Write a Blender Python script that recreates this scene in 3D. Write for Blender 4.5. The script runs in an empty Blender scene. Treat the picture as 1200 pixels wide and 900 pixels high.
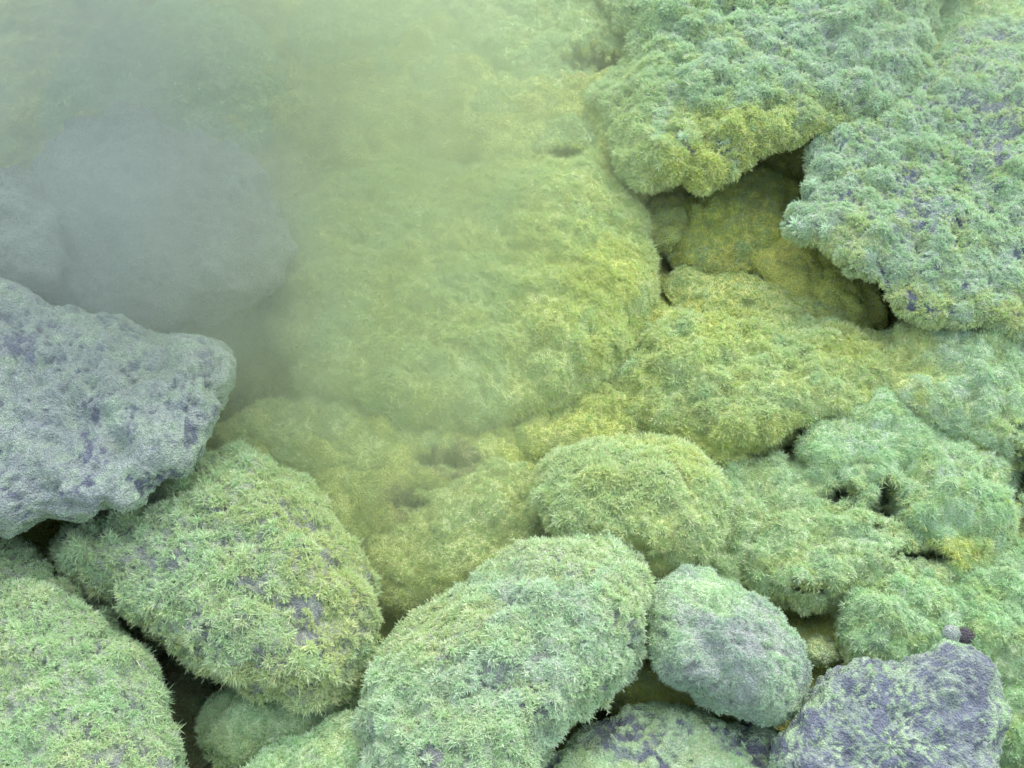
import bpy, math, random
import numpy as np
from mathutils import Vector, Matrix

random.seed(7)
RNG = np.random.default_rng(11)
S = bpy.context.scene
COL = S.collection

# ------------------------------------------------------------------ camera, sky, sun, exposure
LENS = 35.0
F = 1200 * LENS / 36.0                      # focal length in photograph pixels (1200 wide)
PITCH = math.radians(-38)                   # looking down onto the slope
CAM_H = 1.25
CAM = np.array([0.0, 0.0, CAM_H])
RIGHT = np.array([1.0, 0.0, 0.0])
FWD = np.array([0.0, math.cos(PITCH), math.sin(PITCH)])
UP = np.array([0.0, -math.sin(PITCH), math.cos(PITCH)])
cd = bpy.data.cameras.new('camera'); cam = bpy.data.objects.new('camera', cd); COL.objects.link(cam)
cam.location = CAM; cam.rotation_euler = (math.pi / 2 + PITCH, 0, 0)
cd.lens = LENS; cd.sensor_width = 36; cd.clip_start = 0.02; cd.clip_end = 500
S.camera = cam

SUN_EL, SUN_AZ = math.radians(58), math.radians(25)     # high behind the steam, to the upper right
w = bpy.data.worlds.new('World'); S.world = w; w.use_nodes = True
nt = w.node_tree
bg = nt.nodes['Background']; sky = nt.nodes.new('ShaderNodeTexSky')
sky.sky_type = 'NISHITA'; sky.sun_disc = False
sky.sun_elevation = SUN_EL; sky.sun_rotation = SUN_AZ
sky.air_density = 1.2; sky.dust_density = 3.0; sky.ozone_density = 1.0
hz = nt.nodes.new('ShaderNodeHueSaturation'); hz.inputs['Saturation'].default_value = .6      # overcast: a veil of cloud greys the blue
nt.links.new(sky.outputs[0], hz.inputs['Color']); nt.links.new(hz.outputs[0], bg.inputs[0]); bg.inputs[1].default_value = 0.15
sl = bpy.data.lights.new('sun', 'SUN'); sl.energy = .9; sl.angle = math.radians(110); sl.color = (1.0, 0.96, 0.88)
so = bpy.data.objects.new('sun', sl); COL.objects.link(so)
sd = Vector((math.sin(SUN_AZ) * math.cos(SUN_EL), math.cos(SUN_AZ) * math.cos(SUN_EL), math.sin(SUN_EL)))
so.rotation_euler = sd.to_track_quat('Z', 'Y').to_euler(); so.location = (1, 1, 4)
S.view_settings.view_transform = 'Standard'; S.view_settings.look = 'None'
S.view_settings.exposure = 1.2; S.view_settings.gamma = 1.0
S.render.engine = 'CYCLES'
S.cycles.volume_bounces = 1; S.cycles.max_bounces = 6; S.cycles.diffuse_bounces = 5
S.cycles.volume_step_rate = 1.5; S.cycles.volume_max_steps = 128

# ------------------------------------------------------------------ numbers: noise and the slope
_p = np.random.default_rng(5).permutation(256); PERM = np.concatenate([_p, _p, _p])
_g = np.random.default_rng(6).normal(size=(256, 3)); GRAD = _g / np.linalg.norm(_g, axis=1)[:, None]
def _h(i, j, k): return PERM[PERM[PERM[i & 255] + (j & 255)] + (k & 255)]
def perlin(P):
    P = np.asarray(P, float); I = np.floor(P).astype(int); f = P - I
    u = f * f * f * (f * (f * 6 - 15) + 10)
    out = 0
    for a in (0, 1):
        for b in (0, 1):
            for c in (0, 1):
                g = GRAD[_h(I[:, 0] + a, I[:, 1] + b, I[:, 2] + c)]
                d = (g * (f - np.array([a, b, c]))).sum(1)
                wgt = (u[:, 0] if a else 1 - u[:, 0]) * (u[:, 1] if b else 1 - u[:, 1]) * (u[:, 2] if c else 1 - u[:, 2])
                out = out + d * wgt
    return out * 1.5
def fbm(P, octs=3, gain=.5):
    o = 0; a = 1; P = np.asarray(P, float)
    for k in range(octs):
        o = o + a * perlin(P + 17.3 * k); P = P * 2.03; a *= gain
    return o
_j = np.random.default_rng(8).random((256, 3))
def knobs(P):                                # 1 at the middle of a knob, 0 in the seams (cauliflower relief)
    P = np.asarray(P, float); I = np.floor(P).astype(int); best = np.full(len(P), 9.0)
    for a in (-1, 0, 1):
        for b in (-1, 0, 1):
            for c in (-1, 0, 1):
                J = I + np.array([a, b, c]); q = J + _j[_h(J[:, 0], J[:, 1], J[:, 2])]
                best = np.minimum(best, ((q - P) ** 2).sum(1))
    return np.clip(1 - best, 0, 1)
def sstep(a, b, x):
    t = np.clip((x - a) / (b - a), 0, 1); return t * t * (3 - 2 * t)

TS = math.tan(math.radians(30)); Z0 = 1.17
def unproj(px, py, z):                       # photograph pixel at a depth -> world point
    px = np.asarray(px, float); py = np.asarray(py, float); z = np.broadcast_to(np.asarray(z, float), px.shape)
    x = (px - 600) / F * z; y = (450 - py) / F * z
    return CAM + x[..., None] * RIGHT + y[..., None] * UP + z[..., None] * FWD
def zslope(py): return Z0 / (1 - (450 - np.asarray(py, float)) / F * TS)
def proj(P):
    d = P - CAM; z = d @ FWD
    return 600 + F * (d @ RIGHT) / z, 450 - F * (d @ UP) / z
NSL = (-FWD + UP * TS); NSL = NSL / np.linalg.norm(NSL)   # outward normal of the slope

# ------------------------------------------------------------------ colours (albedo)
C = {k: np.array(v) for k, v in dict(
    yellow=(.84, .93, .24), olive=(.66, .70, .19), lemon=(.83, .95, .38), lime=(.77, .95, .50), pale=(.72, .95, .58), white=(.75, .95, .71),
    green=(.64, .90, .51), deep=(.46, .66, .33), lilac=(.24, .275, .345), grey=(.36, .40, .38), dark=(.15, .14, .155), ash=(.54, .63, .59), tan=(.36, .34, .15)).items()}

# ------------------------------------------------------------------ materials
def attr_mat(name, rough, grain, bump, instancer=False):
    m = bpy.data.materials.new(name); m.use_nodes = True; n = m.node_tree; N = n.nodes; L = n.links
    b = N['Principled BSDF']; out = N['Material Output']
    b.inputs['Roughness'].default_value = rough; b.inputs['Specular IOR Level'].default_value = .25
    at = N.new('ShaderNodeAttribute'); at.attribute_name = 'tint'
    tc = N.new('ShaderNodeTexCoord')
    if instancer:
        at.attribute_type = 'INSTANCER'
        tp = N.new('ShaderNodeAttribute'); tp.attribute_name = 'tip'
        mx = N.new('ShaderNodeMix'); mx.data_type = 'RGBA'; mx.blend_type = 'MIX'
        hs = N.new('ShaderNodeHueSaturation'); hs.inputs['Saturation'].default_value = 1.12; hs.inputs['Value'].default_value = .95
        hl = N.new('ShaderNodeMix'); hl.data_type = 'RGBA'; hl.inputs[0].default_value = .55; hl.inputs[7].default_value = (.85, .96, .82, 1)
        L.new(at.outputs['Color'], hs.inputs['Color']); L.new(at.outputs['Color'], hl.inputs[6])
        L.new(tp.outputs['Fac'], mx.inputs[0]); L.new(hs.outputs[0], mx.inputs[6]); L.new(hl.outputs[2], mx.inputs[7])
        L.new(mx.outputs[2], b.inputs['Base Color'])
        tr = N.new('ShaderNodeBsdfTranslucent'); L.new(mx.outputs[2], tr.inputs['Color'])
        ms = N.new('ShaderNodeMixShader'); ms.inputs[0].default_value = .42
        L.new(b.outputs[0], ms.inputs[1]); L.new(tr.outputs[0], ms.inputs[2]); L.new(ms.outputs[0], out.inputs['Surface'])
        return m
    no = N.new('ShaderNodeTexNoise'); no.inputs['Scale'].default_value = 330; no.inputs['Detail'].default_value = 6; no.inputs['Roughness'].default_value = .8
    vo = N.new('ShaderNodeTexVoronoi'); vo.inputs['Scale'].default_value = 520
    L.new(tc.outputs['Object'], no.inputs['Vector']); L.new(tc.outputs['Object'], vo.inputs['Vector'])
    r = N.new('ShaderNodeMapRange'); r.inputs['From Min'].default_value = .3; r.inputs['From Max'].default_value = .7
    r.inputs['To Min'].default_value = 1 - grain; r.inputs['To Max'].default_value = 1 + grain * .7
    L.new(no.outputs['Fac'], r.inputs['Value'])
    mu = N.new('ShaderNodeVectorMath'); mu.operation = 'SCALE'
    L.new(at.outputs['Color'], mu.inputs[0]); L.new(r.outputs[0], mu.inputs['Scale']); L.new(mu.outputs[0], b.inputs['Base Color'])
    ad = N.new('ShaderNodeMath'); ad.operation = 'SUBTRACT'; L.new(no.outputs['Fac'], ad.inputs[0]); L.new(vo.outputs['Distance'], ad.inputs[1])
    bp = N.new('ShaderNodeBump'); bp.inputs['Strength'].default_value = bump; bp.inputs['Distance'].default_value = .004
    L.new(ad.outputs[0], bp.inputs['Height']); L.new(bp.outputs[0], b.inputs['Normal'])
    return m
M_ROCK = attr_mat('rock', .9, .38, .9)
M_CRUST = attr_mat('crust', .85, .22, .8)
M_XTAL = attr_mat('crystal', .5, 0, 0, True)

# ------------------------------------------------------------------ crystal tufts that the crusts are made of
TUFTS = bpy.data.collections.new('crystal_shapes')
def needles(dirs, lens, rads, bases):
    V = []; Fc = []; T = []
    for d, l, r, b in zip(dirs, lens, rads, bases):
        d = Vector(d).normalized(); a = d.orthogonal().normalized(); c = d.cross(a)
        k = len(V); ph = random.random() * 6.28
        mid = Vector(b) + d * l * .5
        for ring, rr, t in ((Vector(b), r * 1.1, 0.0), (mid, r * .62, .5)):
            for q in range(3):
                an = ph + q * 2.094
                V.append(ring + (a * math.cos(an) + c * math.sin(an)) * rr); T.append(t)
        V.append(Vector(b) + d * l); T.append(1.0)
        for q in range(3):
            q2 = (q + 1) % 3
            Fc.append((k + q, k + q2, k + 3 + q2, k + 3 + q)); Fc.append((k + 3 + q, k + 3 + q2, k + 6))
    return V, Fc, T
def rdir(maxdeg, pw=.6):
    th = math.radians(maxdeg) * random.random() ** pw; ph = random.random() * 6.283
    return (math.sin(th) * math.cos(ph), math.sin(th) * math.sin(ph), math.cos(th))
def tuft(kind):
    D = []; Ln = []; R = []; B = []
    if kind == 'spiky':
        for _ in range(22): D.append(rdir(88, .55)); Ln.append(random.uniform(.45, .95)); R.append(random.uniform(.055, .085)); B.append((random.uniform(-.2, .2), random.uniform(-.2, .2), -.1))
    elif kind == 'fibre':
        for _ in range(18): D.append(rdir(88, .45)); Ln.append(random.uniform(.5, 1.15)); R.append(random.uniform(.03, .045)); B.append((random.uniform(-.4, .4), random.uniform(-.4, .4), -.05))
    elif kind == 'stub':
        for _ in range(18): D.append(rdir(85)); Ln.append(random.uniform(.3, .65)); R.append(random.uniform(.09, .15)); B.append((random.uniform(-.4, .4), random.uniform(-.4, .4), -.1))
    elif kind == 'star':
        for _ in range(19): D.append(rdir(88, .6)); Ln.append(random.uniform(.55, 1.0)); R.append(random.uniform(.085, .125)); B.append((random.uniform(-.12, .12), random.uniform(-.12, .12), -.1))
    elif kind == 'feather':
        for _ in range(7):
            d = Vector(rdir(75)); l = random.uniform(.5, 1.05); D.append(d); Ln.append(l); R.append(.06); B.append((0, 0, -.1))
            for s in range(6):
                e = (d + Vector(rdir(180, 1)) * .9).normalized()
                D.append(e); Ln.append(random.uniform(.2, .4)); R.append(.04); B.append(tuple(d * l * random.uniform(.25, .85)))
    return needles(D, Ln, R, B)
KINDS = {}
idx = 0
for kind, n in (('spiky', 4), ('fibre', 4), ('stub', 4), ('feather', 4), ('star', 5)):
    KINDS[kind] = list(range(idx, idx + n))
    for _ in range(n):
        V, Fc, T = tuft(kind); me = bpy.data.meshes.new('crystal_tuft'); me.from_pydata([tuple(v) for v in V], [], Fc)
        a = me.attributes.new('tip', 'FLOAT', 'POINT'); a.data.foreach_set('value', T)
        me.materials.append(M_XTAL)
        o = bpy.data.objects.new('shape_%02d' % idx, me); TUFTS.objects.link(o); idx += 1

def growth_nodes():
    g = bpy.data.node_groups.new('crystal_growth', 'GeometryNodeTree')
    g.interface.new_socket('Geometry', in_out='INPUT', socket_type='NodeSocketGeometry')
    g.interface.new_socket('Geometry', in_out='OUTPUT', socket_type='NodeSocketGeometry')
    N = g.nodes; L = g.links
    gi = N.new('NodeGroupInput'); go = N.new('NodeGroupOutput')
    ci = N.new('GeometryNodeCollectionInfo'); ci.inputs['Collection'].default_value = TUFTS
    ci.inputs['Separate Children'].default_value = True; ci.inputs['Reset Children'].default_value = True
    ip = N.new('GeometryNodeInstanceOnPoints'); ip.inputs['Pick Instance'].default_value = True
    def na(nm, ty):
        a = N.new('GeometryNodeInputNamedAttribute'); a.data_type = ty; a.inputs['Name'].default_value = nm; return a
    er = N.new('FunctionNodeEulerToRotation')
    a_r, a_s, a_k = na('rot', 'FLOAT_VECTOR'), na('size', 'FLOAT'), na('kind_index', 'INT')
    L.new(gi.outputs[0], ip.inputs['Points']); L.new(ci.outputs[0], ip.inputs['Instance'])
    L.new(a_k.outputs[0], ip.inputs['Instance Index'])
    L.new(a_r.outputs[0], er.inputs[0]); L.new(er.outputs[0], ip.inputs['Rotation']); L.new(a_s.outputs[0], ip.inputs['Scale'])
    L.new(ip.outputs[0], go.inputs[0])
    return g
GROW = growth_nodes()

def crystals(name, P, Nn, size, kind, tint, parent, jitter=.45):
    n = len(P)
    if n == 0: return None
    d = Nn + RNG.normal(size=(n, 3)) * jitter; d /= np.linalg.norm(d, axis=1)[:, None]
    # euler XYZ that turns +Z to d after a random spin about Z: R = Rz(c) Ry(b) Rx(a), with spin folded into the choice of x axis
    t = RNG.normal(size=(n, 3)); x = t - (t * d).sum(1)[:, None] * d; x /= np.linalg.norm(x, axis=1)[:, None]
    y = np.cross(d, x)
    ex = np.arctan2(y[:, 2], d[:, 2]); ey = np.arcsin(np.clip(-x[:, 2], -1, 1)); ez = np.arctan2(x[:, 1], x[:, 0])
    me = bpy.data.meshes.new(name); me.vertices.add(n); me.vertices.foreach_set('co', P.astype(np.float32).ravel())
    def at(nm, ty, key, arr):
        a = me.attributes.new(nm, ty, 'POINT'); a.data.foreach_set(key, arr.ravel())
    at('rot', 'FLOAT_VECTOR', 'vector', np.stack([ex, ey, ez], 1).astype(np.float32))
    at('size', 'FLOAT', 'value', size.astype(np.float32)); at('kind_index', 'INT', 'value', kind.astype(np.int32))
    at('tint', 'FLOAT_COLOR', 'color', np.concatenate([tint, np.ones((n, 1))], 1).astype(np.float32))
    me.materials.append(M_XTAL)
    o = bpy.data.objects.new(name, me); COL.objects.link(o); o.parent = parent; o['kind'] = 'stuff'
    md = o.modifiers.new('growth', 'NODES'); md.node_group = GROW
    return o

def grid_mesh(name, V, Q, tint, mat, parent=None, smooth=True):
    me = bpy.data.meshes.new(name); me.from_pydata(V.tolist(), [], Q)
    a = me.attributes.new('tint', 'FLOAT_COLOR', 'POINT'); a.data.foreach_set('color', np.concatenate([tint, np.ones((len(V), 1))], 1).astype(np.float32).ravel())
    me.materials.append(mat)
    if smooth: me.polygons.foreach_set('use_smooth', [True] * len(me.polygons))
    me.update()
    o = bpy.data.objects.new(name, me); COL.objects.link(o); o.parent = parent
    return o

def tri_arrays(V, Q):
    T = []
    for q in Q:
        T.append((q[0], q[1], q[2]))
        if len(q) == 4: T.append((q[0], q[2], q[3]))
    T = np.array(T); a, b, c = V[T[:, 0]], V[T[:, 1]], V[T[:, 2]]
    cr = np.cross(b - a, c - a); ar = np.linalg.norm(cr, axis=1) * .5
    vn = np.zeros_like(V)
    for k in range(3): np.add.at(vn, T[:, k], cr)
    vn /= np.maximum(np.linalg.norm(vn, axis=1), 1e-12)[:, None]
    return T, ar, vn

# ------------------------------------------------------------------ where colours and bare patches lie (in photograph pixels -> on the surfaces)
def patch_weight(P, patches, seed):
    px, py = proj(P); w_ = np.zeros(len(P))
    wob = fbm(P * 45 + seed, 3)
    for (x, y, rx, ry, s) in patches:
        d = np.sqrt(((px - x) / rx) ** 2 + ((py - y) / ry) ** 2)
        w_ = np.maximum(w_, s * sstep(1.15, .55, d + wob * .55))
    return w_

def surface_look(P, Nw, sp, seed):
    """albedo and bareness of the crust at points P with normals Nw"""
    a, b, c = (C[k] for k in sp['cols'])
    n1 = sstep(-.8, .8, fbm(P * sp.get('cscale', 14) + seed, 3)); n2 = sstep(0, .9, fbm(P * 38 + seed + 9, 3))
    col = a * (1 - n1)[:, None] + b * n1[:, None]
    col = col * (1 - .7 * n2)[:, None] + c * (.7 * n2)[:, None]
    und = sstep(.15, -.55, Nw[:, 2]) * sp.get('under', .7)
    col = col * (1 - und)[:, None] + C[sp.get('undercol', 'yellow')] * und[:, None]
    seam = sstep(.78, .5, knobs(P * 42 + seed)) * sp.get('seam', .18); col = col * (1 - seam)[:, None] + C[sp.get('seamcol', sp.get('undercol', 'yellow'))] * seam[:, None]
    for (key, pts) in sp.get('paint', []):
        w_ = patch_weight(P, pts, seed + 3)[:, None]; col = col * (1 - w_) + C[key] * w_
    bs = sp.get('bscale', 1.0); bare = sp.get('bare', 0.0) + .5 * fbm(P * 24 * bs + seed * 2, 3) + .4 * fbm(P * 90 * bs + seed, 2) + sp.get('speck', .0) * fbm(P * 230 + seed, 2)
    bare = sstep(.45, .7, bare)
    bare = np.maximum(bare, patch_weight(P, sp.get('bald', []), seed) * sstep(-.35, .15, fbm(P * 110 + seed, 3)))
    return col, np.clip(bare, 0, 1)

def grow_on(parent, V, Q, sp, seed, T=None, ar=None, vn=None, limit=None):
    dens = sp.get('dens', .03) * 4.0; size = sp.get('size', 9.0) * .47
    T, ar, vn = tri_arrays(V, Q) if T is None else (T, ar, vn)
    fn = vn[T].mean(1); ctr = V[T].mean(1); tc = CAM - ctr; tc /= np.linalg.norm(tc, axis=1)[:, None]
    keep = ((fn * tc).sum(1) > -.35)
    px, py = proj(ctr); keep &= (px > -130) & (px < 1330) & (py > -130) & (py < 1030)
    wgt = ar * keep; tot = wgt.sum(); n = int(tot * 1e6 * dens)
    if n < 1: return
    ti = RNG.choice(len(T), size=n, p=wgt / tot)
    r1 = np.sqrt(RNG.random(n)); r2 = RNG.random(n)
    bc = np.stack([1 - r1, r1 * (1 - r2), r1 * r2], 1)
    P = (V[T[ti]] * bc[:, :, None]).sum(1); Nn = (vn[T[ti]] * bc[:, :, None]).sum(1)
    Nn /= np.linalg.norm(Nn, axis=1)[:, None]
    col, bare = surface_look(P, Nn, sp, seed)
    bare = np.maximum(bare, .95 * sstep(.5, .9, pits(P)))
    k = RNG.random(n) > bare * .94
    P, Nn, col, bare = P[k], Nn[k], col[k], bare[k]; n = len(P)
    clump = fbm(P * 30 + seed, 2)
    top = sstep(.62, .9, knobs(P * 105 + seed)); fr = (.4 * top * sp.get('frost', 1.0))[:, None]      # white frost on the high points of the crust
    col = col * (1 - fr) + (.5 * C['white'] + .5 * col) * fr
    sz = size * 1e-3 * np.clip(RNG.lognormal(0, .26, n), .4, 1.7) * (1 + .5 * clump) * (1 - .45 * bare) * (.72 + .62 * top)
    sz *= 1 + sp.get('fringe', .35) * sstep(.1, -.6, Nn[:, 2])
    sz = np.minimum(sz, size * 2.0e-3)
    kinds = np.zeros(n, int); names = list(sp.get('mix', {'spiky': .5, 'feather': .3, 'stub': .2}).items())
    u = RNG.random(n); acc = 0
    for nm, pr in names:
        m = (u >= acc) & (u < acc + pr + 1e-6); kinds[m] = RNG.choice(KINDS[nm], m.sum()); acc += pr
        if nm == 'fibre': sz[m] *= 1.15
        if nm == 'stub': sz[m] *= .75
    col = col * np.clip(RNG.normal(1, .06, (n, 1)), .7, 1.3) * np.clip(RNG.normal(1, .02, (n, 3)), .9, 1.1)
    col = np.clip(col, .01, .9)
    grow_on.total = getattr(grow_on, 'total', 0) + n
    crystals('sulfur_crystals', P, Nn, sz, kinds, col, parent, sp.get('jitter', .4))

# ------------------------------------------------------------------ ground: one sheet up the slope, with the hollows between the stones
# hollows: px, py, rx, ry, depth (m)
HOLLOWS = [(900, 255, 150, 80, .16), (1010, 350, 60, 50, .12), (275, 480, 80, 40, .12), (225, 830, 70, 110, .13), (150, 690, 90, 60, .05), (640, 590, 50, 40, .03),
           (780, 780, 70, 60, .04), (690, 70, 30, 20, .08), (670, 180, 30, 15, .06),
           (1037, 588, 24, 24, .10), (988, 580, 22, 18, .08), (938, 503, 22, 18, .07), (1195, 565, 28, 45, .12), (450, 820, 50, 80, .05), (1190, 850, 50, 80, .04), (480, 560, 190, 110, -.035), (560, 150, 220, 120, -.03),
           (905, 520, 40, 24, .03), (1085, 648, 36, 20, .06), (940, 710, 60, 40, .04), (350, 390, 120, 60, .02), (180, 400, 140, 40, .06)]
# small pits that open in the crust itself: px, py, rx, ry
PITS = [(1037, 588, 13, 18), (988, 581, 14, 8), (938, 503, 7, 9), (1197, 562, 12, 34), (524, 541, 20, 6), (482, 590, 13, 5), (690, 70, 24, 9), (664, 180, 18, 6), (548, 190, 12, 5),
        (1085, 650, 24, 6), (950, 690, 14, 5)]
def pits(P):
    px, py = proj(P); w_ = np.zeros(len(P)); wob = fbm(P * 55, 3)
    for (x, y, rx, ry) in PITS:
        d = np.sqrt(((px - x) / (rx * 1.15)) ** 2 + ((py - y) / (ry * 1.15)) ** 2); w_ = np.maximum(w_, sstep(1.6, .45, d + 1.2 * wob))
    return w_
def axis(lo, hi, step, ext, k=1.35):
    mid = list(np.arange(lo, hi + step, step)); s = step; a = lo; pre = []
    while a > lo - ext: s *= k; a -= s; pre.append(a)
    s = step; b = mid[-1]; post = []
    while b < hi + ext: s *= k; b += s; post.append(b)
    return np.array(pre[::-1] + mid + post)
def slope_point(u, v): return CAM + FWD * Z0 + RIGHT * u[..., None] + (UP + FWD * TS) / math.sqrt(1 + TS * TS) * v[..., None]
gu = axis(-.85, .85, .0065, 30); gv = axis(-.65, .80, .0065, 30)
U, Vv = np.meshgrid(gu, gv); U = U.ravel(); Vv = Vv.ravel()
G = slope_point(U, Vv)
near = (np.abs(U) < 1.2) & (np.abs(Vv) < 1.2)
gx = np.full(len(G), 1e5); gy = np.full(len(G), 1e5)
gx[near], gy[near] = proj(G[near])
h = -.006 + .02 * fbm(G * 6, 3) + .012 * fbm(G * 22, 2) + .014 * knobs(G * 38) + .018 * knobs(G * 20) + .004 * knobs(G * 90)
h += np.where(near, 0, .12 * fbm(G * 1.1, 3))
for (x, y, rx, ry, dp) in HOLLOWS:
    d = ((gx - x) / rx) ** 2 + ((gy - y) / ry) ** 2
    h -= dp * np.exp(-d * 1.3)
h[near] -= .07 * pits(G[near] + NSL * h[near][:, None])
G = G + NSL * h[:, None]
nu, nv = len(gu), len(gv)
GQ = [(j * nu + i, j * nu + i + 1, (j + 1) * nu + i + 1, (j + 1) * nu + i) for j in range(nv - 1) for i in range(nu - 1)]
T, ar, vn = tri_arrays(G, GQ)
GSP = dict(frost=.3, cols=('lemon', 'olive', 'lime'), under=.5, bare=-.3, dens=.030, size=7, mix={'stub': .35, 'spiky': .35, 'fibre': .3},
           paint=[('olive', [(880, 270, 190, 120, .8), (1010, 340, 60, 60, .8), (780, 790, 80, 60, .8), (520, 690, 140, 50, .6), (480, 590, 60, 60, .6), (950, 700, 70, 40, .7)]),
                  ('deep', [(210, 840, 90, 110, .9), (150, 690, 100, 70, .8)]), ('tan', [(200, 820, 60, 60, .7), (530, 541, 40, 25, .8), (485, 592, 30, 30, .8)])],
           bald=[(1037, 588, 20, 22, 1), (988, 580, 18, 14, 1), (275, 480, 60, 30, 1), (690, 72, 34, 20, 1), (525, 541, 32, 15, 1), (670, 182, 40, 14, 1)])
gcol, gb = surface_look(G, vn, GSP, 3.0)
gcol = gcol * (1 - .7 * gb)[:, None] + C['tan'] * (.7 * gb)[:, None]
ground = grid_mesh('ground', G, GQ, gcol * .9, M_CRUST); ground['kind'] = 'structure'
grow_on(ground, G, GQ, GSP, 3.0, T, ar, vn)

# ------------------------------------------------------------------ stones
def stone(name, label, cat, poly, lift=.03, front=60, back=60, k=2.2, rough=1.0, knob=1.0, group=None, mat=None, body='lilac', seed=None, tilt=1.0, ledge=0.0, centre=None, lean=0.0, **sp):
    """poly: outline of the stone seen from the path; front/back: how far it swells towards / away (mm)"""
    seed = (stone.n * 7.31) if seed is None else seed; stone.n += 1
    if cat != 'pebble': back = max(back, lift * 1000 + 45)          # every stone reaches down into the slope it rests on
    poly = np.array(poly, float)
    c = np.array(centre, float) if centre is not None else np.array([(poly[:, 0].min() + poly[:, 0].max()) / 2, (poly[:, 1].min() + poly[:, 1].max()) / 2])
    per = np.linalg.norm(np.roll(poly, -1, 0) - poly, axis=1).sum()
    Mx = int(np.clip(per / 5.0, 48, 250))
    # smooth the outline into a polar radius
    pts = []
    for i in range(len(poly)):
        p0, p1, p2, p3 = (poly[(i + q - 1) % len(poly)] for q in range(4))
        for t in np.linspace(0, 1, 14, endpoint=False):
            pts.append(.5 * ((2 * p1) + (-p0 + p2) * t + (2 * p0 - 5 * p1 + 4 * p2 - p3) * t * t + (-p0 + 3 * p1 - 3 * p2 + p3) * t ** 3))
    pts = np.array(pts) - c; th = np.arctan2(pts[:, 1], pts[:, 0]); rr = np.hypot(pts[:, 0], pts[:, 1])
    o_ = np.argsort(th); th = th[o_]; rr = rr[o_]
    tg = np.linspace(-math.pi, math.pi, Mx, endpoint=False)
    r = np.interp(tg, np.concatenate([th - 2 * math.pi, th, th + 2 * math.pi]), np.tile(rr, 3)) - sp.get('inset', 6.0)
    nf = int(np.clip(Mx / 3.2, 18, 80)); nb = max(8, nf // 4)
    ph = np.concatenate([np.linspace(0, math.pi / 2, nf + 1)[1:], np.linspace(math.pi / 2, math.pi, nb + 1)[1:-1]])
    s = np.sin(ph) ** 1.0; 
    bul = np.where(ph <= math.pi / 2, np.clip(1 - s ** k, 0, 1) ** (1 / k) * front, -np.clip(1 - s ** 2, 0, 1) ** .5 * back) / 1000.0
    s = np.concatenate([[0], s, [0]]); bul = np.concatenate([[front / 1000.0], bul, [-back / 1000.0]])
    ring_px = c[0] + np.outer(s[1:-1], r * np.cos(tg)); ring_py = c[1] + np.outer(s[1:-1], r * np.sin(tg))
    PX = np.concatenate([[c[0]], ring_px.ravel(), [c[0]]]); PY = np.concatenate([[c[1]], ring_py.ravel(), [c[1]]])
    BU = np.concatenate([[bul[0]], np.repeat(bul[1:-1], Mx), [bul[-1]]])
    if cat == 'pebble':                         # a pebble lies on whatever stone is under it
        o0 = unproj(c[0], c[1], 0.0); dv = unproj(c[0], c[1], 1.0) - o0; best = 9.0
        for q in COL.objects:
            if q.type == 'MESH' and q.parent is None and q.name.startswith(('rock', 'boulder')):
                ok, hp, _, _ = q.ray_cast(Vector(o0) - q.location, Vector(dv).normalized())
                if ok: best = min(best, float((np.array(hp + q.location) - CAM) @ FWD))
        lift = float(zslope(c[1])) - best + .004; tilt = 0.0
    zc = zslope(c[1]); z = zc + (zslope(PY) - zc) * tilt - lift + lean * (PX - c[0]) / 1000.0
    V = unproj(PX, PY, z)
    toc = CAM - unproj(c[0], c[1], zc); toc /= np.linalg.norm(toc)
    V = V + BU[:, None] * toc
    nr = len(ph); Q = []
    for j in range(Mx): Q.append((0, 1 + (j + 1) % Mx, 1 + j))
    for i in range(nr - 1):
        for j in range(Mx):
            a = 1 + i * Mx; j2 = (j + 1) % Mx
            Q.append((a + j, a + j2, a + Mx + j2, a + Mx + j))
    e = 1 + (nr - 1) * Mx
    for j in range(Mx): Q.append((e + j, e + (j + 1) % Mx, len(V) - 1))
    T, ar, vn = tri_arrays(V, Q)
    if ((vn * (V - V.mean(0))).sum(1)).mean() < 0:
        Q = [tuple(reversed(q)) for q in Q]; T, ar, vn = tri_arrays(V, Q)
    d = .011 * rough * fbm(V * 9 + seed, 3) + .006 * rough * fbm(V * 30 + seed, 3) + knob * (.010 * knobs(V * 42 + seed) + .004 * knobs(V * 95 + seed)) + sp.get('lump', .3) * .020 * (knobs(V * 19 + seed) - .5) + .0014 * rough * fbm(V * 160 + seed, 2)
    if ledge:
        q = fbm(V * 13 + seed + 40, 4); d = d + ledge * (np.abs(q) * -.022 + .010 * np.floor(q * 4) / 4 + .006 * fbm(V * 60 + seed, 3) - .004 * np.clip(knobs(V * 80 + seed), .6, 1))
    _, b0 = surface_look(V + vn * (d - d.mean())[:, None], vn, sp, seed); d = d + sp.get('thick', .0035) * (1 - b0)     # the crust stands proud of bare rock
    V = V + vn * (d - d.mean())[:, None]
    if 'boulder at the left' not in label: V = V - toc * (.07 * pits(V))[:, None]
    T, ar, vn = tri_arrays(V, Q)
    col, bare = surface_look(V, vn, sp, seed)
    rock_c = C[body] * (1 + .25 * fbm(V * 60 + seed, 3))[:, None]
    under_c = col * .92
    bare = np.maximum(bare, sp.get('gap', 0)); colr = under_c * (1 - bare)[:, None] + rock_c * bare[:, None]      # thin frost lets the rock show between the tufts
    base = V.mean(0)
    o = grid_mesh(name, V - base, Q, np.clip(colr, .02, .85), mat or (M_ROCK if sp.get('bare', 0) > .12 else M_CRUST)); o.location = base
    o['label'] = label; o['category'] = cat
    if group: o['group'] = group
    before = set(COL.objects)
    grow_on(o, V, Q, sp, seed, T, ar, vn)
    for ch in COL.objects:
        if ch.parent == o and ch not in before: ch.matrix_parent_inverse = Matrix.Translation(-Vector(base))
    return o
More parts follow.
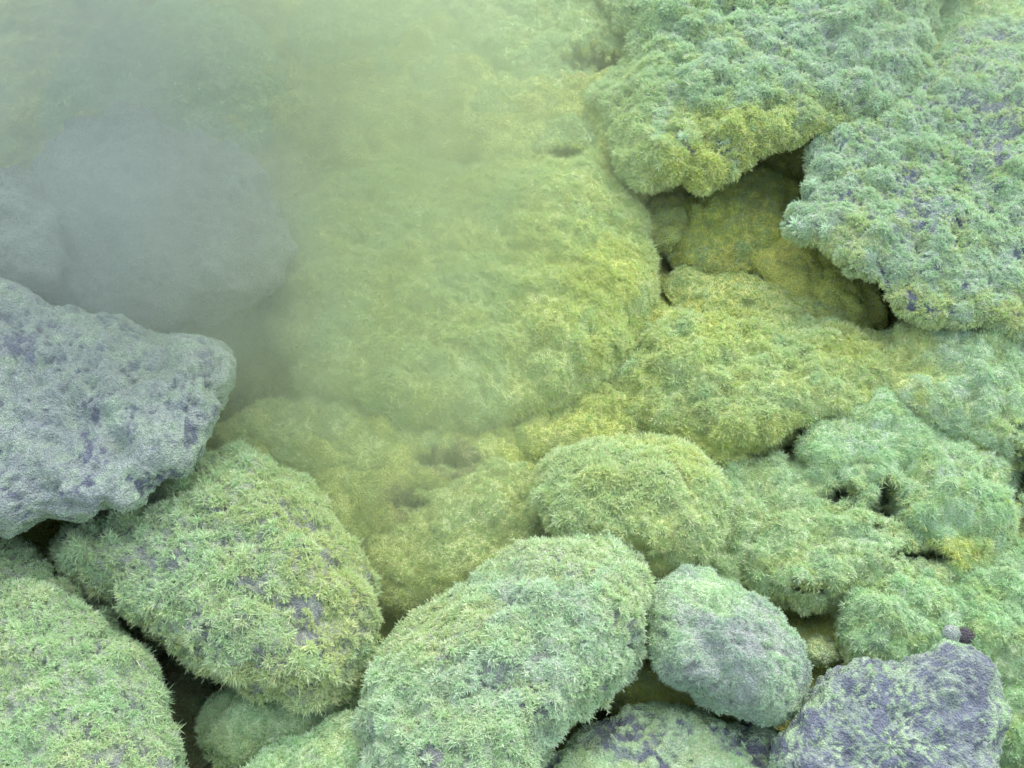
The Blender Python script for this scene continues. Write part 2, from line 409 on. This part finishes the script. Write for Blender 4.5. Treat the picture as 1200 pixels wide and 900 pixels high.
stone.n = 1
FUZZ = {'star': .55, 'feather': .25, 'stub': .2}
FINE = {'fibre': .45, 'star': .3, 'stub': .25}
MOSS = {'star': .4, 'stub': .3, 'feather': .2, 'fibre': .1}
GRIT = {'stub': .8, 'spiky': .2}
LUMPS = 'crusted stones on the right of the slope'

# top and right: the big boulders round the cavity
stone('boulder', 'big white crusted boulder overhanging the dark cavity with yellow lower edge', 'boulder',
      [(670, -90), (1150, -90), (1100, 0), (1092, 60), (1078, 100), (1052, 128), (1010, 140), (975, 160), (940, 170), (905, 184), (870, 198), (838, 220), (815, 230), (795, 216), (765, 224), (745, 226), (722, 195), (706, 150), (688, 112), (722, 80), (736, 40)],
      lift=.085, lean=-.15, front=85, back=90, k=2.2, knob=1.1, lump=.5, seam=.3, rough=1.3, centre=(890, 70), cols=('pale', 'white', 'lime'), under=.5, bare=.26, speck=.25, bscale=1.6, gap=.3, dens=.03, size=12, mix=FUZZ, fringe=1.0,
      paint=[('yellow', [(800, 195, 100, 50, .95), (880, 165, 70, 40, .85), (950, 135, 60, 36, .8), (725, 175, 50, 60, .6), (820, 150, 40, 30, .5)]), ('lime', [(725, 140, 70, 120, .7)]), ('white', [(990, 60, 110, 90, .6)])],
      bald=[(940, 35, 90, 40, .45), (1030, 80, 60, 50, .45), (860, 60, 40, 25, .3)])
stone('boulder', 'large pale boulder on the right edge with lilac grey bare patches', 'boulder',
      [(1100, 70), (1130, 35), (1200, 20), (1320, 0), (1340, 200), (1320, 390), (1200, 390), (1120, 380), (1062, 374), (1036, 348), (1010, 326), (985, 312), (960, 286), (928, 270), (922, 248), (942, 226), (945, 190), (965, 160), (1015, 115), (1060, 70)],
      lift=.085, front=70, back=80, k=2.6, knob=.9, lump=.25, seam=.3, rough=1.2, centre=(1130, 220), cols=('pale', 'white', 'green'), under=.5, bare=.36, speck=.25, bscale=1.5, gap=.3, dens=.03, size=10, mix=FUZZ, fringe=.65,
      paint=[('lemon', [(985, 280, 40, 40, .6), (1060, 360, 70, 30, .7), (1190, 370, 30, 30, .8)]), ('white', [(960, 220, 40, 60, .7)])],
      bald=[(1160, 140, 70, 50, .9), (1090, 240, 50, 35, .8), (1150, 60, 60, 40, .6), (1070, 190, 30, 20, .5), (1150, 200, 45, 30, .6), (1060, 280, 20, 20, .6), (1180, 290, 30, 60, .4)])
stone('boulder', 'smooth yellow green crusted mound in the upper right corner', 'boulder',
      [(1080, -110), (1320, -110), (1330, 70), (1200, 90), (1095, 90), (1075, 20)], lift=.05, front=60, back=80, inset=-14, cols=('green', 'lime', 'lemon'), dens=.03, size=7, mix=MOSS, under=.3, bare=-.2)
# inside the cavity
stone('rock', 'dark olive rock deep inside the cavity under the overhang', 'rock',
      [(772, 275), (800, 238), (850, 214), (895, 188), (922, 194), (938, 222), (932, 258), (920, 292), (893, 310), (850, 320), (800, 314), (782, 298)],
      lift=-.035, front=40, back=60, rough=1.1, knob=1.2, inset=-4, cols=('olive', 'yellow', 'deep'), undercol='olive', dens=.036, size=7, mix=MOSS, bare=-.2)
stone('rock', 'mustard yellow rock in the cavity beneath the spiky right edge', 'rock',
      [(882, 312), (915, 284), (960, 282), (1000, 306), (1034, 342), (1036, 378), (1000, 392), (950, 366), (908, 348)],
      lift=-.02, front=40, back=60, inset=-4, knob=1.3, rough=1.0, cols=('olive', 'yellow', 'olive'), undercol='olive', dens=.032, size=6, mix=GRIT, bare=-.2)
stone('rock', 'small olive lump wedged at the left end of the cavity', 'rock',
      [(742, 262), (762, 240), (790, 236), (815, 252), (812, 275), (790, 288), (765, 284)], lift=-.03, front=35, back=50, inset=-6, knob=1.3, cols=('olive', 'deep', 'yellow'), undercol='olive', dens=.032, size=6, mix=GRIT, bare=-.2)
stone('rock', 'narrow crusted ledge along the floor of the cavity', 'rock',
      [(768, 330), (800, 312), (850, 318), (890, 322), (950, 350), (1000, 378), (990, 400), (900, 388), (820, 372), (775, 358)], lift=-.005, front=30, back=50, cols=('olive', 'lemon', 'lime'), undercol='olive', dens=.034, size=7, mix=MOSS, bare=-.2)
# middle: the yellow mounds
stone('boulder', 'broad pale yellow mound of fine needles in the middle', 'boulder',
      [(322, 270), (390, 205), (470, 185), (545, 200), (620, 192), (690, 172), (728, 222), (748, 268), (756, 320), (744, 370), (732, 420), (700, 452), (650, 474), (600, 488), (520, 500), (440, 492), (370, 452), (330, 385), (308, 315)],
      lift=.01, front=100, back=90, k=2.1, rough=1.0, lump=.25, knob=.7, seam=.1, inset=-8, frost=.4, cols=('lemon', 'lime', 'lemon'), undercol='yellow', dens=.04, size=10, mix=FINE, bare=-.3, jitter=.7,
      paint=[('yellow', [(700, 320, 60, 70, .5), (720, 400, 40, 50, .4)])])
stone('boulder', 'yellow green crusted mound directly below the cavity', 'boulder',
      [(745, 415), (762, 385), (805, 364), (870, 368), (950, 388), (1015, 398), (1060, 396), (1088, 440), (1086, 480), (1040, 498), (960, 500), (930, 512), (872, 528), (830, 540), (770, 520), (738, 480), (732, 440)],
      lift=.01, front=75, back=80, rough=1.3, knob=1.0, lump=.6, inset=-5, frost=.4, cols=('lemon', 'lime', 'pale'), dens=.038, size=10, mix={'fibre': .3, 'star': .4, 'feather': .3}, bare=-.25, jitter=.6,
      paint=[('yellow', [(860, 390, 60, 25, .4), (990, 400, 50, 25, .4), (830, 520, 60, 25, .5), (920, 500, 50, 20, .5)])])
stone('rock', 'low yellow knob between the broad mound and the round tufted rock', 'rock',
      [(604, 505), (648, 478), (700, 458), (738, 466), (756, 505), (735, 528), (690, 540), (640, 534), (612, 526)], lift=.01, front=40, back=50, inset=-10, knob=1.3, frost=.3, cols=('lemon', 'yellow', 'lime'), dens=.038, size=8, mix=MOSS, bare=-.25)
stone('rock', 'round tufted yellow white rock standing behind the oblong front rock', 'rock',
      [(622, 575), (645, 532), (690, 518), (755, 515), (810, 525), (846, 552), (854, 592), (838, 640), (805, 672), (745, 672), (680, 652), (638, 622)],
      lift=.085, front=80, back=70, cols=('lemon', 'lime', 'pale'), undercol='lemon', frost=.7, dens=.042, size=11, mix={'star': .5, 'feather': .3, 'fibre': .2}, bare=-.2, fringe=.2, jitter=.5)
stone('rock', 'hazy crusted slab with a brown crevice at its upper edge', 'rock',
      [(428, 650), (470, 608), (500, 578), (545, 560), (620, 558), (640, 600), (610, 655), (530, 690), (455, 700)], lift=.035, front=35, back=60, k=2, inset=-14, knob=.8, frost=.3, cols=('lemon', 'lime', 'lemon'), dens=.034, size=8, mix=MOSS, bare=-.25)
stone('rock', 'hazy crusted slab below the grey crack at left centre', 'rock',
      [(262, 515), (330, 480), (420, 490), (500, 520), (512, 550), (470, 580), (440, 612), (390, 580), (330, 550)], lift=.025, front=32, back=60, k=2, inset=-14, knob=.8, frost=.3, cols=('lemon', 'lime', 'lemon'), dens=.034, size=8, mix=MOSS, bare=-.25)
stone('rock', 'knobby yellow crust between the two brown crevices', 'rock',
      [(545, 548), (580, 515), (625, 520), (645, 545), (635, 575), (590, 580), (555, 572)], lift=.015, front=30, back=40, k=2, inset=-12, knob=1.3, frost=.3, cols=('lemon', 'yellow', 'lime'), dens=.036, size=8, mix=MOSS, bare=-.25)
# right slope
stone('rock', 'bulging pale green stone above the pair of dark holes', 'rock',
      [(946, 505), (980, 482), (1030, 476), (1068, 500), (1076, 540), (1062, 574), (1032, 590), (990, 584), (956, 560)], lift=.03, front=55, back=60, group=LUMPS, lump=.5, seam=.3, gap=.12, knob=1.0, inset=-11, rough=1.3, cols=('green', 'pale', 'white'), undercol='lemon', dens=.038, size=9, mix=FINE, bare=-.1, jitter=.6, bald=[(1015, 510, 40, 25, .35)])
stone('rock', 'tall grey green stone with long fringe right of the dark holes', 'rock',
      [(1064, 555), (1085, 512), (1138, 494), (1178, 514), (1192, 560), (1186, 612), (1158, 655), (1122, 660), (1088, 628), (1062, 595)], lift=.035, front=60, back=60, group=LUMPS, lump=.5, seam=.3, gap=.12, knob=1.0, inset=-11, rough=1.3, cols=('green', 'pale', 'white'), undercol='yellow', dens=.038, size=10, mix=FINE, bare=0, fringe=.8, jitter=.5, bald=[(1130, 550, 40, 50, .5)], paint=[('yellow', [(1120, 650, 60, 25, .7)])])
stone('rock', 'whitish silky stone on the right edge below the pale boulder', 'rock',
      [(1058, 415), (1090, 385), (1150, 372), (1240, 378), (1270, 450), (1215, 520), (1150, 502), (1090, 490), (1062, 460)], lift=.045, front=55, back=60, group=LUMPS, lump=.6, seam=.3, knob=1.2, inset=-18, rough=1.3, cols=('pale', 'white', 'green'), undercol='yellow', dens=.04, size=9, mix=FINE, bare=-.05, jitter=.6, bald=[(1160, 460, 40, 30, .4)], paint=[('lemon', [(1060, 420, 40, 60, .9), (1110, 370, 70, 20, .7)])])
stone('rock', 'pale lump just right of the round tufted rock', 'rock',
      [(830, 575), (870, 542), (925, 534), (965, 560), (975, 595), (935, 630), (900, 672), (858, 692), (826, 668)], lift=.01, front=50, back=60, group=LUMPS, lump=.5, seam=.3, gap=.12, knob=1.0, inset=-11, rough=1.3, cols=('lime', 'pale', 'green'), undercol='lemon', dens=.038, size=9, mix=FINE, bare=-.1, fringe=.5)
stone('rock', 'rounded pale green lump under the dark holes', 'rock',
      [(888, 655), (918, 612), (980, 590), (1040, 604), (1068, 640), (1052, 682), (1000, 694), (940, 700), (904, 684)], lift=.03, front=55, back=55, group=LUMPS, lump=.5, seam=.3, gap=.12, knob=1.0, inset=-11, rough=1.3, cols=('lime', 'pale', 'green'), undercol='yellow', dens=.038, size=10, mix=FUZZ, bare=-.05, fringe=.6, bald=[(1010, 615, 12, 12, .6)])
stone('rock', 'domed green white stone just above the lilac rock', 'rock',
      [(1000, 725), (1018, 692), (1058, 670), (1100, 688), (1116, 728), (1098, 766), (1050, 780), (1010, 764)], lift=.045, front=50, back=55, group=LUMPS, lump=.5, seam=.3, gap=.12, knob=1.0, inset=-11, rough=1.3, cols=('green', 'pale', 'white'), undercol='yellow', dens=.038, size=10, mix=FUZZ, bare=-.05, fringe=.4, bald=[(1060, 700, 25, 18, .4)])
stone('rock', 'soft green lump at the right edge beside the lilac rock', 'rock',
      [(1100, 715), (1118, 662), (1170, 640), (1260, 640), (1290, 800), (1210, 830), (1150, 790), (1112, 755)], lift=.02, front=55, back=60, group=LUMPS, lump=.5, seam=.3, gap=.12, knob=1.0, inset=-11, rough=1.3, cols=('green', 'pale', 'lime'), undercol='yellow', dens=.038, size=10, mix=FUZZ, bare=-.05)
stone('rock', 'small tufted knob between the two larger right hand lumps', 'rock',
      [(1052, 668), (1066, 650), (1092, 655), (1112, 672), (1116, 700), (1090, 705), (1062, 695)], lift=.035, front=32, back=40, group=LUMPS, lump=.5, seam=.3, gap=.12, knob=1.0, inset=-11, rough=1.3, cols=('lime', 'pale', 'lemon'), dens=.04, size=8, mix=FUZZ, bare=-.1)
stone('rock', 'little olive lump in the gap left of the lilac rock top', 'rock',
      [(938, 758), (955, 740), (978, 740), (990, 756), (984, 775), (955, 780)], lift=.02, front=22, back=40, group=LUMPS, cols=('deep', 'lime', 'ash'), dens=.045, size=6, mix=GRIT, bare=-.1)
stone('rock', 'green lump in the lower right corner behind the lilac rock', 'rock',
      [(1160, 830), (1185, 800), (1260, 800), (1290, 960), (1170, 960)], lift=.03, front=45, back=50, group=LUMPS, lump=.5, seam=.3, gap=.12, knob=1.0, inset=-11, rough=1.3, cols=('deep', 'green', 'pale'), dens=.038, size=9, mix=FUZZ, bare=-.05)
stone('pebble', 'small bare dark grey pebble above the lilac rock', 'pebble',
      [(1120, 746), (1129, 735), (1139, 740), (1144, 752), (1134, 759), (1124, 754)], k=3, lift=.12, front=8, back=10, knob=.05, lump=.1, rough=.2, inset=0, body='dark', cols=('dark', 'dark', 'dark'), under=0, dens=0, mat=M_ROCK, bare=1)
stone('pebble', 'small pale crusted pebble beside the dark grey pebble', 'pebble',
      [(1104, 745), (1109, 734), (1120, 732), (1126, 742), (1122, 754), (1110, 755)], lift=.11, front=11, back=12, knob=.2, rough=.2, inset=0, cols=('ash', 'grey', 'ash'), under=0, dens=.06, size=3, mix=GRIT, bare=0)
# front row
stone('rock', 'large oblong pale green rock at the front in the middle', 'rock',
      [(422, 850), (438, 785), (470, 738), (530, 700), (590, 662), (650, 637), (700, 632), (745, 650), (764, 676), (752, 722), (736, 770), (706, 812), (660, 852), (622, 905), (580, 985), (470, 990), (430, 920)],
      lift=.14, front=85, back=90, k=2.4, lean=0.05, cols=('pale', 'white', 'lime'), undercol='lime', under=.2, dens=.034, size=10.5, mix=FUZZ, body='grey', gap=.3, bare=.30, speck=.35, bscale=1.6, centre=(590, 800),
      paint=[('lemon', [(500, 730, 90, 50, .5), (640, 650, 120, 30, .4), (740, 690, 40, 50, .35)])],
      bald=[(578, 795, 24, 20, .9), (545, 890, 14, 40, .8), (520, 750, 28, 22, .6), (630, 765, 18, 12, .8), (665, 670, 20, 10, .5), (640, 745, 18, 10, .5), (580, 780, 18, 14, .8), (505, 800, 20, 22, .4)])
stone('rock', 'whitish grey rock leaning on the right end of the oblong rock', 'rock',
      [(752, 705), (772, 676), (820, 665), (872, 690), (912, 720), (942, 762), (952, 792), (942, 832), (912, 850), (870, 838), (820, 818), (780, 792), (756, 752)],
      lift=.13, front=65, back=70, k=2.5, rough=.8, knob=.8, cols=('ash', 'pale', 'ash'), undercol='white', under=.4, dens=.05, size=7, mix={'stub': .5, 'spiky': .3, 'feather': .1}, bare=.26, fringe=.5,
      bald=[(880, 740, 50, 40, .6), (800, 720, 40, 30, .4), (920, 790, 25, 40, .5), (830, 760, 40, 25, .3)], body='grey', paint=[('pale', [(830, 700, 40, 30, .8)])])
stone('rock', 'bare lilac grey rock with thin green crust patches at front right', 'rock',
      [(905, 890), (920, 842), (944, 800), (962, 776), (1010, 776), (1060, 772), (1095, 757), (1142, 760), (1166, 786), (1180, 832), (1174, 880), (1162, 990), (930, 990)],
      lift=.12, front=60, back=80, k=3.2, rough=.8, knob=.5, ledge=.4, cols=('ash', 'green', 'ash'), undercol='ash', dens=.05, size=4.0, mix=GRIT, thick=.0018, speck=.6, bscale=1.8, bare=.6,
      bald=[(1000, 850, 70, 50, .6), (1120, 850, 60, 60, .7), (1010, 800, 50, 20, .7), (1150, 800, 25, 30, .8)])
stone('rock', 'lilac and green patched rock low between the front rocks', 'rock',
      [(618, 940), (645, 885), (695, 838), (738, 814), (800, 822), (860, 846), (902, 862), (924, 892), (935, 990), (660, 990)],
      lift=.10, front=50, back=70, k=2.5, rough=.8, knob=.6, cols=('green', 'pale', 'ash'), undercol='olive', dens=.05, size=5, mix=GRIT, bare=.36, bscale=1.2,
      bald=[(735, 850, 60, 22, .95), (740, 875, 50, 22, .8), (860, 868, 22, 14, .9), (800, 850, 30, 10, .5), (905, 895, 10, 10, .8)])
stone('rock', 'green tufted rock at the bottom edge left of the oblong rock', 'rock',
      [(245, 960), (285, 888), (340, 860), (400, 838), (440, 838), (480, 870), (480, 990)], lift=.11, front=50, back=60, cols=('lime', 'green', 'pale'), undercol='lemon', dens=.042, size=9, mix=FUZZ, bare=-.05, bald=[(360, 885, 20, 15, .4)])
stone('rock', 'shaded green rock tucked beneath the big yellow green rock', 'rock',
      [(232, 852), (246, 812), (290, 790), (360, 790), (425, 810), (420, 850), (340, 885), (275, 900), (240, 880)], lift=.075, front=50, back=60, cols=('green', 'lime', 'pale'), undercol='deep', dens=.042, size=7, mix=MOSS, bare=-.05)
stone('rock', 'big yellow green needle covered rock at lower left', 'rock',
      [(64, 628), (105, 602), (170, 568), (232, 536), (290, 524), (350, 560), (402, 612), (436, 662), (440, 722), (422, 790), (392, 826), (342, 828), (282, 808), (232, 788), (170, 745), (120, 700), (80, 662)],
      lift=.12, front=90, back=80, k=2.2, cols=('lime', 'pale', 'green'), undercol='lemon', body='grey', gap=.5, dens=.027, size=11, mix={'fibre': .25, 'star': .4, 'feather': .35}, bare=.46, speck=.4, bscale=1.6, fringe=.5, jitter=.6,
      paint=[('lemon', [(390, 680, 60, 120, .8), (330, 590, 80, 40, .5), (300, 800, 120, 25, .6)])],
      bald=[(200, 730, 50, 30, .5), (220, 640, 60, 40, .35), (150, 650, 50, 30, .35), (290, 560, 40, 20, .4)])
stone('rock', 'big mossy green boulder in the lower left corner', 'boulder',
      [(-110, 610), (0, 632), (48, 650), (95, 686), (143, 724), (180, 768), (194, 806), (198, 850), (196, 990), (-110, 990)],
      lift=.12, front=80, back=80, k=2.6, cols=('green', 'lime', 'pale'), undercol='green', frost=.9, gap=.5, dens=.03, size=9.5, mix=MOSS, body='grey', bare=.32, speck=.35, bscale=1.6,
      bald=[(125, 885, 25, 18, .95), (40, 840, 40, 60, .35), (80, 850, 20, 20, .6), (90, 810, 20, 20, .3)])
stone('boulder', 'rough grey white cracked boulder at the left edge', 'boulder',
      [(-110, 318), (0, 326), (58, 354), (130, 364), (166, 380), (192, 396), (240, 391), (270, 408), (277, 436), (262, 472), (246, 512), (220, 550), (190, 566), (160, 596), (120, 606), (60, 614), (0, 624), (-110, 626)],
      lift=.18, front=85, back=90, k=3.6, rough=.8, knob=.4, inset=12, thick=.002, ledge=.55, bscale=1.6, cols=('ash', 'ash', 'white'), undercol='green', under=.35, dens=.05, size=3.6, mix=GRIT, frost=.5, bare=.36, centre=(90, 480),
      bald=[(60, 560, 70, 50, .4), (70, 470, 60, 40, .3)], body='lilac')
stone('rock', 'olive crusted stone down in the gap under the whitish grey rock', 'rock',
      [(690, 790), (725, 755), (760, 752), (800, 785), (860, 825), (880, 850), (800, 850), (720, 835)], lift=.065, front=30, back=50, cols=('olive', 'yellow', 'deep'), undercol='olive', frost=.1, dens=.034, size=7, mix=MOSS, bare=-.2)
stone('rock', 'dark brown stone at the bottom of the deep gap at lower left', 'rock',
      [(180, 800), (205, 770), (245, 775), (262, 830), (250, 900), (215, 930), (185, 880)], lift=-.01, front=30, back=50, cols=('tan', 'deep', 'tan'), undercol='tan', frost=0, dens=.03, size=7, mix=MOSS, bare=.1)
# fading into the steam
stone('boulder', 'large smooth grey boulder half lost in the steam', 'boulder',
      [(40, 200), (78, 152), (125, 126), (166, 128), (200, 156), (250, 166), (302, 196), (332, 242), (334, 300), (302, 350), (240, 372), (180, 388), (120, 376), (80, 344), (58, 280)],
      lift=.08, front=90, back=90, k=2.6, knob=.4, rough=1.6, cols=('grey', 'ash', 'grey'), undercol='grey', dens=.03, size=4, mix=GRIT, bare=.2, ledge=.6)
stone('boulder', 'grey boulder at the left edge fading in the steam', 'boulder',
      [(-110, 185), (0, 192), (40, 200), (70, 240), (86, 290), (72, 335), (20, 345), (-110, 340)], lift=.12, front=60, back=70, knob=.4, cols=('grey', 'ash', 'grey'), undercol='grey', dens=.03, size=4, mix=GRIT, bare=.2, ledge=.4)
stone('boulder', 'faint green mound behind the grey boulders in thick steam', 'boulder',
      [(40, 120), (110, 30), (190, -20), (280, 10), (340, 80), (350, 160), (260, 200), (150, 190), (60, 190)], lift=.0, front=70, back=80, cols=('pale', 'green', 'lime'), dens=.03, size=9, mix=MOSS, bare=-.1)
stone('boulder', 'hazy crusted boulder at the top edge left of the overhang', 'boulder',
      [(560, -90), (720, -90), (725, 30), (715, 55), (688, 72), (645, 90), (600, 90), (570, 60), (545, 10)], lift=.03, front=45, back=70, k=2, inset=-14, cols=('pale', 'lime', 'lemon'), dens=.034, size=10, mix=FUZZ, bare=-.1)
stone('boulder', 'hazy yellow lump above the broad mound with cracks below it', 'boulder',
      [(500, 110), (550, 85), (620, 95), (685, 100), (700, 140), (690, 172), (655, 190), (610, 176), (575, 192), (530, 178), (500, 150)], lift=.02, front=38, back=60, k=2, inset=-14, cols=('lemon', 'lime', 'pale'), dens=.034, size=9, mix=FUZZ, bare=-.15)
stone('boulder', 'very faint crusted mound at the top edge in the steam', 'boulder',
      [(360, 40), (420, -60), (540, -70), (560, 40), (520, 100), (440, 130), (380, 110)], lift=.01, front=40, back=70, k=2, inset=-14, cols=('lime', 'pale', 'lemon'), dens=.034, size=9, mix=FUZZ, bare=-.15)

# ------------------------------------------------------------------ single big crystal tufts standing out on the edges of the cavity
DG = None
def big_tuft(parent, px, py, size, key, lift=0.0):
    """a star of needles where the line of sight meets the parent's surface"""
    d = Vector(unproj(px, py, 1.0) - CAM).normalized(); org = Vector(CAM) - parent.location
    ok, p, nrm, _ = parent.ray_cast(org, d)
    if not ok: return
    D = []; Ln = []; R = []; B = []
    for _ in range(70):
        D.append(rdir(95, .6)); Ln.append(size * random.uniform(.55, 1.0)); R.append(size * random.uniform(.035, .055)); B.append((random.uniform(-.12, .12) * size, random.uniform(-.12, .12) * size, -.1 * size))
    V, Fc, T = needles(D, Ln, R, B)
    me = bpy.data.meshes.new('crystal_tuft'); me.from_pydata([tuple(v) for v in V], [], Fc); n = len(V); T = np.array(T)
    base = C[key]; tipc = base * .6 + np.array([.82, .93, .76]) * .4
    col = base * (1 - T)[:, None] + tipc * T[:, None]
    a = me.attributes.new('tint', 'FLOAT_COLOR', 'POINT'); a.data.foreach_set('color', np.concatenate([col, np.ones((n, 1))], 1).astype(np.float32).ravel())
    me.materials.append(M_BIG)
    o = bpy.data.objects.new('crystal_tuft', me); COL.objects.link(o); o.parent = parent
    o.location = p; o.rotation_euler = (nrm + Vector((0, 0, -.15))).to_track_quat('Z', 'Y').to_euler()
M_BIG = attr_mat('big_crystal', .5, .05, .1)
BO = [o for o in COL.objects if o.name.startswith('boulder') and o.parent is None]
for (x, y, s_, key) in [(932, 262, 22, 'white'), (944, 248, 18, 'white'), (950, 280, 20, 'lemon'), (966, 268, 20, 'white'), (985, 296, 20, 'white'), (998, 318, 18, 'white'), (1012, 325, 18, 'pale'), (1040, 352, 18, 'pale'), (952, 215, 18, 'white'), (1050, 366, 18, 'lemon')]:
    big_tuft(BO[1], x, y, s_ * .00068, key)
for (x, y, s_, key) in [(815, 228, 22, 'lemon'), (850, 208, 22, 'yellow'), (880, 192, 20, 'lemon'), (910, 178, 20, 'white'), (938, 166, 18, 'lemon'), (795, 215, 20, 'lemon'), (765, 222, 20, 'lemon'), (850, 165, 20, 'white'), (800, 160, 20, 'white'), (880, 150, 20, 'pale')]:
    big_tuft(BO[0], x, y, s_ * .00062, key)

# ------------------------------------------------------------------ steam: puffs of thin white vapour drifting over the left of the slope
def steam():
    # px, py, depth, radius (m), density
    # the last number says how much sulfur vapour yellows the puff
    puffs = [(90, 40, 1.25, .44, 3.6, .0), (170, 270, 1.00, .27, 4.6, .0), (440, 60, 1.28, .40, 3.8, .7), (400, 380, 1.04, .27, 1.8, 1), (540, 210, 1.14, .28, 1.8, 1), (290, 430, 1.04, .17, 2.0, .5), (480, 560, 1.00, .25, 1.2, 1), (1130, 30, 1.22, .24, .9, .3)]
    lo = np.array([9., 9, 9]); hi = -lo
    cs = []
    for (x, y, z, r, a, q) in puffs:
        c = unproj(x, y, z); cs.append(c); lo = np.minimum(lo, c - r); hi = np.maximum(hi, c + r)
    m = bpy.data.materials.new('steam'); m.use_nodes = True; N = m.node_tree.nodes; L = m.node_tree.links
    N.remove(N['Principled BSDF']); pv = N.new('ShaderNodeVolumePrincipled'); L.new(pv.outputs[0], N['Material Output'].inputs['Volume'])
    pv.inputs['Anisotropy'].default_value = .1
    ge = N.new('ShaderNodeNewGeometry')
    tot = toty = None
    def math_(op, a, b=None, clamp=False):
        q = N.new('ShaderNodeMath'); q.operation = op; q.use_clamp = clamp
        for i, v in enumerate((a, b)):
            if v is None: continue
            if isinstance(v, (int, float)): q.inputs[i].default_value = v
            else: L.new(v, q.inputs[i])
        return q.outputs[0]
    for c, (x, y, z, r, a, yel) in zip(cs, puffs):
        d = N.new('ShaderNodeVectorMath'); d.operation = 'DISTANCE'; L.new(ge.outputs['Position'], d.inputs[0]); d.inputs[1].default_value = c
        t = math_('DIVIDE', d.outputs['Value'], r); t = math_('MULTIPLY', t, t); t = math_('SUBTRACT', 1.0, t, True); t = math_('MULTIPLY', t, t); t = math_('MULTIPLY', t, a)
        ty = math_('MULTIPLY', t, yel)
        tot = t if tot is None else math_('ADD', tot, t); toty = ty if toty is None else math_('ADD', toty, ty)
    no = N.new('ShaderNodeTexNoise'); no.inputs['Scale'].default_value = 6.5; no.inputs['Detail'].default_value = 3; no.inputs['Distortion'].default_value = .6
    L.new(ge.outputs['Position'], no.inputs['Vector'])
    mr = N.new('ShaderNodeMapRange'); mr.inputs['From Min'].default_value = .3; mr.inputs['From Max'].default_value = .7; mr.inputs['To Min'].default_value = .3; mr.inputs['To Max'].default_value = 1.75
    L.new(no.outputs['Fac'], mr.inputs['Value'])
    L.new(math_('MULTIPLY', tot, mr.outputs[0]), pv.inputs['Density'])
    cm = N.new('ShaderNodeMix'); cm.data_type = 'RGBA'; cm.inputs[6].default_value = (.47, .56, .53, 1); cm.inputs[7].default_value = (.70, .84, .52, 1)
    L.new(math_('DIVIDE', toty, math_('ADD', tot, .001), True), cm.inputs[0]); L.new(cm.outputs[2], pv.inputs['Color'])
    me = bpy.data.meshes.new('steam'); import bmesh
    bm = bmesh.new(); bmesh.ops.create_cube(bm, size=1)
    for v in bm.verts: v.co = Vector([(lo[i] + hi[i]) / 2 + v.co[i] * (hi[i] - lo[i]) for i in range(3)])
    bm.to_mesh(me); bm.free(); me.materials.append(m)
    o = bpy.data.objects.new('steam', me); COL.objects.link(o); o['kind'] = 'stuff'
    return o
steam()
